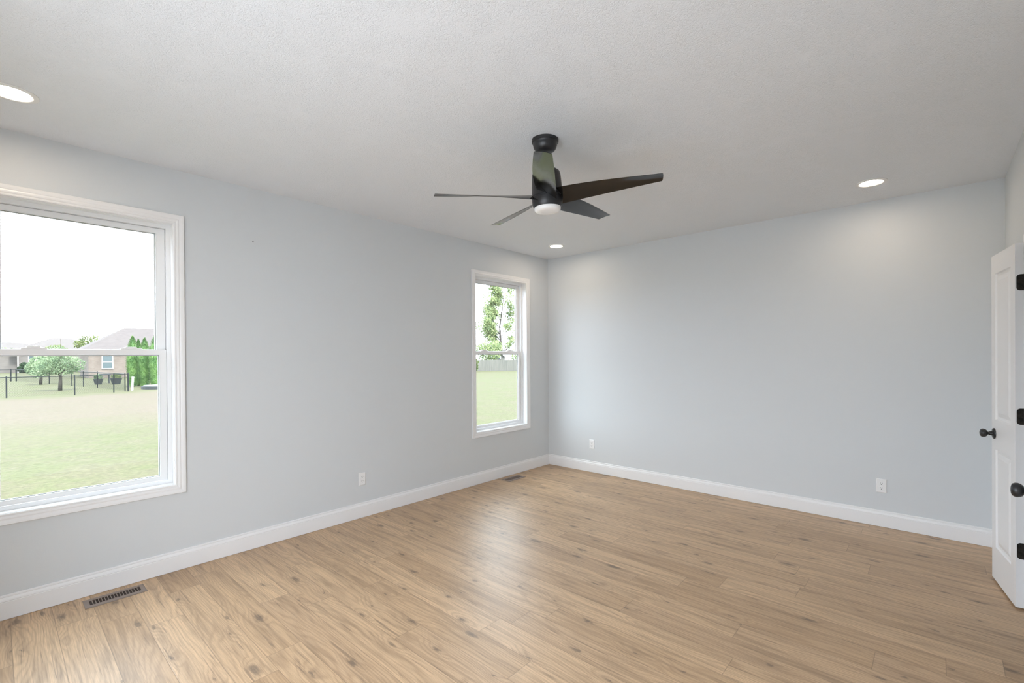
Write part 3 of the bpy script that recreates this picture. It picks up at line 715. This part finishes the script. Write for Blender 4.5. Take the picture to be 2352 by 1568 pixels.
chain_fence('chain_link_fence', [(-29.2, -7.0), (-28.95, -4.60), (-28.6, -2.25), (-29.35, -0.62), (-29.7, 0.05)], 0.98, 'near run of black chain link fence along the dry grass', extra=(4,))
chain_fence('chain_link_fence', [(-29.9, -0.06), (-35.8, -0.57), (-37.9, -1.03), (-39.9, -1.43), (-45.2, -2.23), (-53.0, -3.75), (-53.4, -4.05), (-53.8, -9.0)], 0.98, 'far run of black chain link fence leading back to the houses', extra=(5, 6))
# white post, bed, planters
bm = bmesh.new(); lathe(bm, [(0.055, 0), (0.055, 0.74), (0.062, 0.745), (0.062, 0.79), (0.05, 0.80)], 16); o = obj('utility_post', bm, EXTWHITE, smooth=True, autosmooth=40); o.location = (-30.25, 0.30, GZ); o.rotation_euler = (math.radians(-3), 0, 0)
tag(o, 'short white pipe post standing beside the fence corner', 'post')
root = empty('garden_bed', (-31.6, 1.75, GZ), 0, 'low grey edged garden bed in front of the evergreens', 'garden bed')
bm = bmesh.new(); n = 24
def ell(a, b, z): return [bm.verts.new((a*math.cos(2*math.pi*i/n), b*math.sin(2*math.pi*i/n), z)) for i in range(n)]
A, B, D = ell(1.05, 0.80, 0.0), ell(1.05, 0.80, 0.16), ell(0.98, 0.74, 0.17)
for P, Q in ((A, B), (B, D)):
    for i in range(n): bm.faces.new((P[i], P[(i+1) % n], Q[(i+1) % n], Q[i]))
bm.faces.new(A); bm.faces.new(D); obj('edging', bm, POT, root)
bm = bmesh.new(); A, B = ell(0.94, 0.70, 0.165), ell(0.94, 0.70, 0.21); bm.faces.new(A); bm.faces.new(B)
for i in range(n): bm.faces.new((A[i], A[(i+1) % n], B[(i+1) % n], B[i]))
obj('cover', bm, BED, root)
def planter(x, y, w0, h0, lb, seed, leafm):
    root = empty('planter', (x, y, GZ), 0, lb, 'planter', 'planters by the neighbouring house')
    bm = bmesh.new(); lathe(bm, [(w0*0.68, 0), (w0*0.97, h0*0.9), (w0*1.05, h0*0.92), (w0*1.05, h0), (w0*0.95, h0), (w0*0.9, h0*0.9)], 20); obj('pot', bm, POT, root, smooth=True, autosmooth=35)
    rnd = random.Random(seed); bm = bmesh.new(); leaves(bm, [(0, 0, h0+0.14, w0*0.9, w0*0.9, 0.2)], 260, 0.06, rnd, 0.0); obj('plant', bm, leafm, root)
planter(-40.8, 0.03, 0.28, 0.40, 'left black planter seen through the chain link fence', 21, LEAF1)
planter(-40.0, 0.92, 0.34, 0.44, 'right black planter seen through the chain link fence', 22, LEAF4)
root = empty('patio_table', (-42.2, 0.50, GZ), 0, 'dark low table between the two black planters', 'table')
bm = bmesh.new(); box(bm, -0.3, 0.3, -0.36, 0.36, 0.66, 0.72); obj('tabletop', bm, POT, root)
for sx in (-1, 1):
    for sy in (-1, 1): bm = bmesh.new(); box(bm, sx*0.25-.025, sx*0.25+.025, sy*0.31-.025, sy*0.31+.025, 0, 0.66); obj('leg', bm, POT, root)

# houses
def hip_roof(bm, x0, x1, y0, y1, z0, rise, ov=0.4, th=0.16):
    a, b, c, d = x0-ov, x1+ov, y0-ov, y1+ov; hd = (b-a)/2
    lo = [bm.verts.new(p) for p in ((a, c, z0-th), (b, c, z0-th), (b, d, z0-th), (a, d, z0-th))]
    up = [bm.verts.new(p) for p in ((a, c, z0), (b, c, z0), (b, d, z0), (a, d, z0))]
    r0, r1 = bm.verts.new(((a+b)/2, c+hd, z0+rise)), bm.verts.new(((a+b)/2, d-hd, z0+rise))
    for i in range(4): bm.faces.new((lo[i], lo[(i+1) % 4], up[(i+1) % 4], up[i]))
    bm.faces.new(lo); bm.faces.new((up[0], up[1], r0)); bm.faces.new((up[2], up[3], r1)); bm.faces.new((up[1], up[2], r1, r0)); bm.faces.new((up[3], up[0], r0, r1))
def add_window(root, x, y0, y1, z0, z1, fw=0.09, split=True):
    bm = bmesh.new()
    box(bm, x, x+0.06, y0, y0+fw, z0, z1); box(bm, x, x+0.06, y1-fw, y1, z0, z1); box(bm, x, x+0.06, y0+fw, y1-fw, z0, z0+fw); box(bm, x, x+0.06, y0+fw, y1-fw, z1-fw, z1)
    if split: box(bm, x, x+0.05, y0+fw, y1-fw, (z0+z1)/2-0.03, (z0+z1)/2+0.03)
    wf = obj('window', bm, EXTWHITE, root)
    bm = bmesh.new(); box(bm, x-0.01, x+0.02, y0+fw*.5, y1-fw*.5, z0+fw*.5, z1-fw*.5); obj('pane', bm, FARGLASS, wf)
h1 = empty('brick_house', (0, 0, GZ), 0, 'tan brick house with a grey hip roof behind the evergreens', 'house')
def hbox(parent, nm, m, *a):
    bm = bmesh.new(); box(bm, *a); return obj(nm, bm, m, parent)
hbox(h1, 'wall', BRICK, -62.4, -56.0, 1.05, 16.0, 0, 2.7)
bm = bmesh.new(); hip_roof(bm, -62.4, -56.0, 1.05, 16.0, 2.78, 2.27); obj('roof', bm, SHINGLE, h1)
add_window(h1, -56.0, 2.00, 2.86, 0.83, 2.20)
add_window(h1, -56.0, 8.0, 9.6, 0.75, 2.20)
h2 = empty('pink_house', (0, 0, GZ), 0, 'pale pink brick house with a white gable over twin windows, far left', 'house')
hbox(h2, 'wall', BRICK2, -96, -88.0, -2.9, 5.5, 0, 3.0)
hbox(h2, 'wing_wall', BRICK2, -95, -89.0, -11.0, -2.9, 0, 2.7)
bm = bmesh.new(); hip_roof(bm, -96, -88.0, -3.2, 6.6, 3.05, 1.85); obj('roof', bm, SHINGLE2, h2)
bm = bmesh.new(); hip_roof(bm, -95, -89.2, -16.5, -2.6, 2.75, 1.0); obj('wing_roof', bm, SHINGLE2, h2)
bm = bmesh.new()
for xa, xb, gm in ((-90.0, -87.55, 0),):
    A = [bm.verts.new((xb, y, z)) for y, z in ((-2.35, 2.98), (0.1, 2.98), (-1.12, 3.55))]; B = [bm.verts.new((xa, y, z)) for y, z in ((-2.35, 2.98), (0.1, 2.98), (-1.12, 3.55))]
    bm.faces.new(A); bm.faces.new(B)
    for i in range(3): bm.faces.new((A[i], A[(i+1) % 3], B[(i+1) % 3], B[i]))
gb = obj('gable', bm, SIDING, h2)
bm = bmesh.new(); tube(bm, [(-87.5, -2.55, 2.98), (-87.5, -1.12, 3.66), (-87.5, 0.3, 2.98)], 0.07, 4); tube(bm, [(-87.5, -2.5, 3.0), (-87.5, 0.25, 3.0)], 0.06, 4); obj('gable_trim', bm, EXTWHITE, gb)
add_window(h2, -88.0, -1.85, -1.15, 0.80, 2.85); add_window(h2, -88.0, -1.08, -0.42, 0.80, 2.85)
hbox(h2, 'downspout', EXTWHITE, -88.0, -87.9, -2.85, -2.75, 0, 2.9)
h3 = empty('distant_house', (0, 0, GZ), 0, 'distant low house, only its long ridge shows left of the pink one', 'house')
hbox(h3, 'wall', BRICK2, -116, -108, -14.0, -1.6, 0, 3.0)
bm = bmesh.new(); hip_roof(bm, -116, -108, -18.0, 2.2, 3.0, 1.65); obj('roof', bm, SHINGLE2, h3)

# view through the second window: board fence, bushes, big airy tree, white gabled house
A0, A1 = Vector((-42.5, 30.2, GZ)), Vector((-11.5, 65.4, GZ))
root = empty('board_fence', A0, math.atan2(A1.y-A0.y, A1.x-A0.x), 'weathered grey board fence across the far lawn', 'fence')
ln = (A1-A0).length; nb = int(ln/0.15)
bm = bmesh.new()
for k in range(nb):
    hh = 1.36 + 0.03*R_.random(); x0 = k*0.15
    box(bm, x0, x0+0.1465, -0.012+0.004*R_.random(), 0.012, 0.02, hh)
obj('boards', bm, BOARDS, root)
for k in range(19): bm = bmesh.new(); x0 = k*ln/18.001; box(bm, x0-0.05, x0+0.05, 0.02, 0.12, 0, 1.42); obj('post', bm, BOARDS, root)
for zz in (0.35, 1.05): bm = bmesh.new(); box(bm, 0, ln, 0.014, 0.05, zz, zz+0.09); obj('rail', bm, BOARDS, root)
view = Vector((-0.681, 0.732, 0)); side = Vector((0.732, 0.681, 0)); C0 = Vector((3.86, -5.0, 0))
def far(dist, lat): p = C0 + view*dist + side*lat; return (p.x, p.y, GZ)
# large airy tree: branching skeleton with light leaf clusters
def big_tree():
    rnd = random.Random(77); loc = far(75, -0.75)
    root = empty('tall_tree', loc, 0, 'tall airy tree with sparse light leaves rising behind the board fence', 'tree')
    trunk = [Vector((0, 0, 0)), Vector((0.1, 0.1, 2.2)), Vector((0.0, 0.0, 4.2)), Vector((-0.1, -0.1, 6.5)), Vector((0.2, 0.2, 9.5)), Vector((0.5, 0.4, 12.5))]
    bm = bmesh.new(); tube(bm, trunk, [0.26, 0.22, 0.17, 0.13, 0.09, 0.03]); obj('trunk', bm, BARK, root, smooth=True)
    blobs = []
    for k in range(60):
        t = rnd.uniform(0.16, 0.99); z = t*12; i = 0
        while i < 4 and trunk[i+1].z < z: i += 1
        f_ = (z-trunk[i].z)/(trunk[i+1].z-trunk[i].z); st = trunk[i].lerp(trunk[i+1], f_)
        s = rnd.choice((-1, -1, -1, 1)) * rnd.uniform(0.5, 1.0); ln_ = (1.0-0.45*t)*rnd.uniform(2.6, 5.6)
        d = (side*s + view*rnd.uniform(-.6, .6)).normalized()*0.8 + Vector((0, 0, rnd.uniform(0.45, 1.1))); d.normalize()
        mid = st + d*ln_*0.5 + Vector((0, 0, -0.1)); en = st + d*ln_ + Vector((0, 0, 0.25))
        bm = bmesh.new(); tube(bm, [st, mid, en], [0.07*(1.2-t), 0.045*(1.2-t), 0.012], 5); obj('branch', bm, BARK, root, smooth=True)
        for q in range(5):
            c = st.lerp(en, rnd.uniform(0.4, 1.05)); rr = rnd.uniform(0.35, 0.75)
            blobs.append((c.x+rnd.uniform(-.4, .4), c.y+rnd.uniform(-.4, .4), c.z+rnd.uniform(-.3, .4), rr, rr, rr*0.8))
    bm = bmesh.new(); leaves(bm, blobs, 15000, 0.13, rnd, 0.0); obj('foliage', bm, LEAF2, root)
big_tree()
for i, (dist, lat, bl, n, lm, lb) in enumerate((
    (61.5, -6.2, [(0, 0, 2.6, 1.6, 1.6, 1.6), (0, 0, 4.4, 1.1, 1.1, 1.3), (-.8, -.6, 1.4, 1.3, 1.3, 1.1)], 3200, LEAF2, 'dense bushy tree at the left end of the board fence'),
    (63, -2.2, [(0, 0, 2.2, 1.6, 1.6, 1.3), (.6, .5, 3.0, 1.1, 1.1, 1.0), (-.6, -.5, 2.8, 1.1, 1.1, 1.0)], 4200, LEAF2, 'broad leafy shrub behind the middle of the board fence'),
    (62, 2.3, [(0, 0, 1.9, 1.8, 1.8, 1.3), (.4, .4, 2.8, 1.2, 1.2, 1.2)], 3400, LEAF2, 'leafy shrub behind the right part of the board fence'),
    (72, 10.5, [(0, 0, 2.6, 2.4, 2.4, 1.8), (.6, .5, 4.6, 1.7, 1.7, 1.6)], 4200, LEAF2, 'rounded leafy tree behind the right end of the board fence'),
    (76, 18.0, [(0, 0, 2.4, 2.6, 2.6, 1.7), (-.6, -.5, 4.0, 1.8, 1.8, 1.4)], 4200, LEAF1, 'grey-green tree beyond the far right end of the board fence'),
    (54.0, -3.7, [(0, 0, .6, .6, .6, .55), (0.2, 0.1, 1.15, .4, .4, .4)], 900, LEAF4, 'yellowish bush in front of the board fence'))):
    tree('bush', far(dist, lat), lb, 'bush', lm, bl, n, 0.10, [([(0, 0, 0), (0, 0, bl[0][2])], [0.12, 0.05])], 60+i, hollow=0.0)
g = far(66, -0.95)
h4 = empty('garden_shed', g, math.atan2(side.y, side.x), 'small pale gabled shed with a dark window peeping over the board fence', 'shed')
bm = bmesh.new(); A = []
for y in (0.0, 2.6): A.append([bm.verts.new(p) for p in ((-0.85, y, 0), (0.85, y, 0), (0.85, y, 1.75), (0, y, 2.25), (-0.85, y, 1.75))])
bm.faces.new(A[0]); bm.faces.new(A[1])
for i in range(5): bm.faces.new((A[0][i], A[0][(i+1) % 5], A[1][(i+1) % 5], A[1][i]))
obj('wall', bm, mat('pale_siding', (0.105, 0.10, 0.092), 0.8), h4)
bm = bmesh.new()
for sx in (-1, 1):
    vv4 = []
    for y in (-0.12, 2.72): vv4.append([bm.verts.new(p) for p in ((0, y, 2.26), (sx*1.02, y, 1.66), (sx*1.02, y, 1.74), (0, y, 2.34))])
    for i in range(4): bm.faces.new((vv4[0][i], vv4[0][(i+1) % 4], vv4[1][(i+1) % 4], vv4[1][i]))
    bm.faces.new(vv4[0]); bm.faces.new(vv4[1])
obj('roof', bm, SHINGLE, h4)
bm = bmesh.new(); box(bm, -0.40, 0.30, -0.04, 0.0, 1.38, 1.86); wf = obj('window', bm, EXTWHITE, h4)
bm = bmesh.new(); box(bm, -0.33, 0.23, -0.06, -0.01, 1.45, 1.79); obj('pane', bm, FARGLASS, wf)
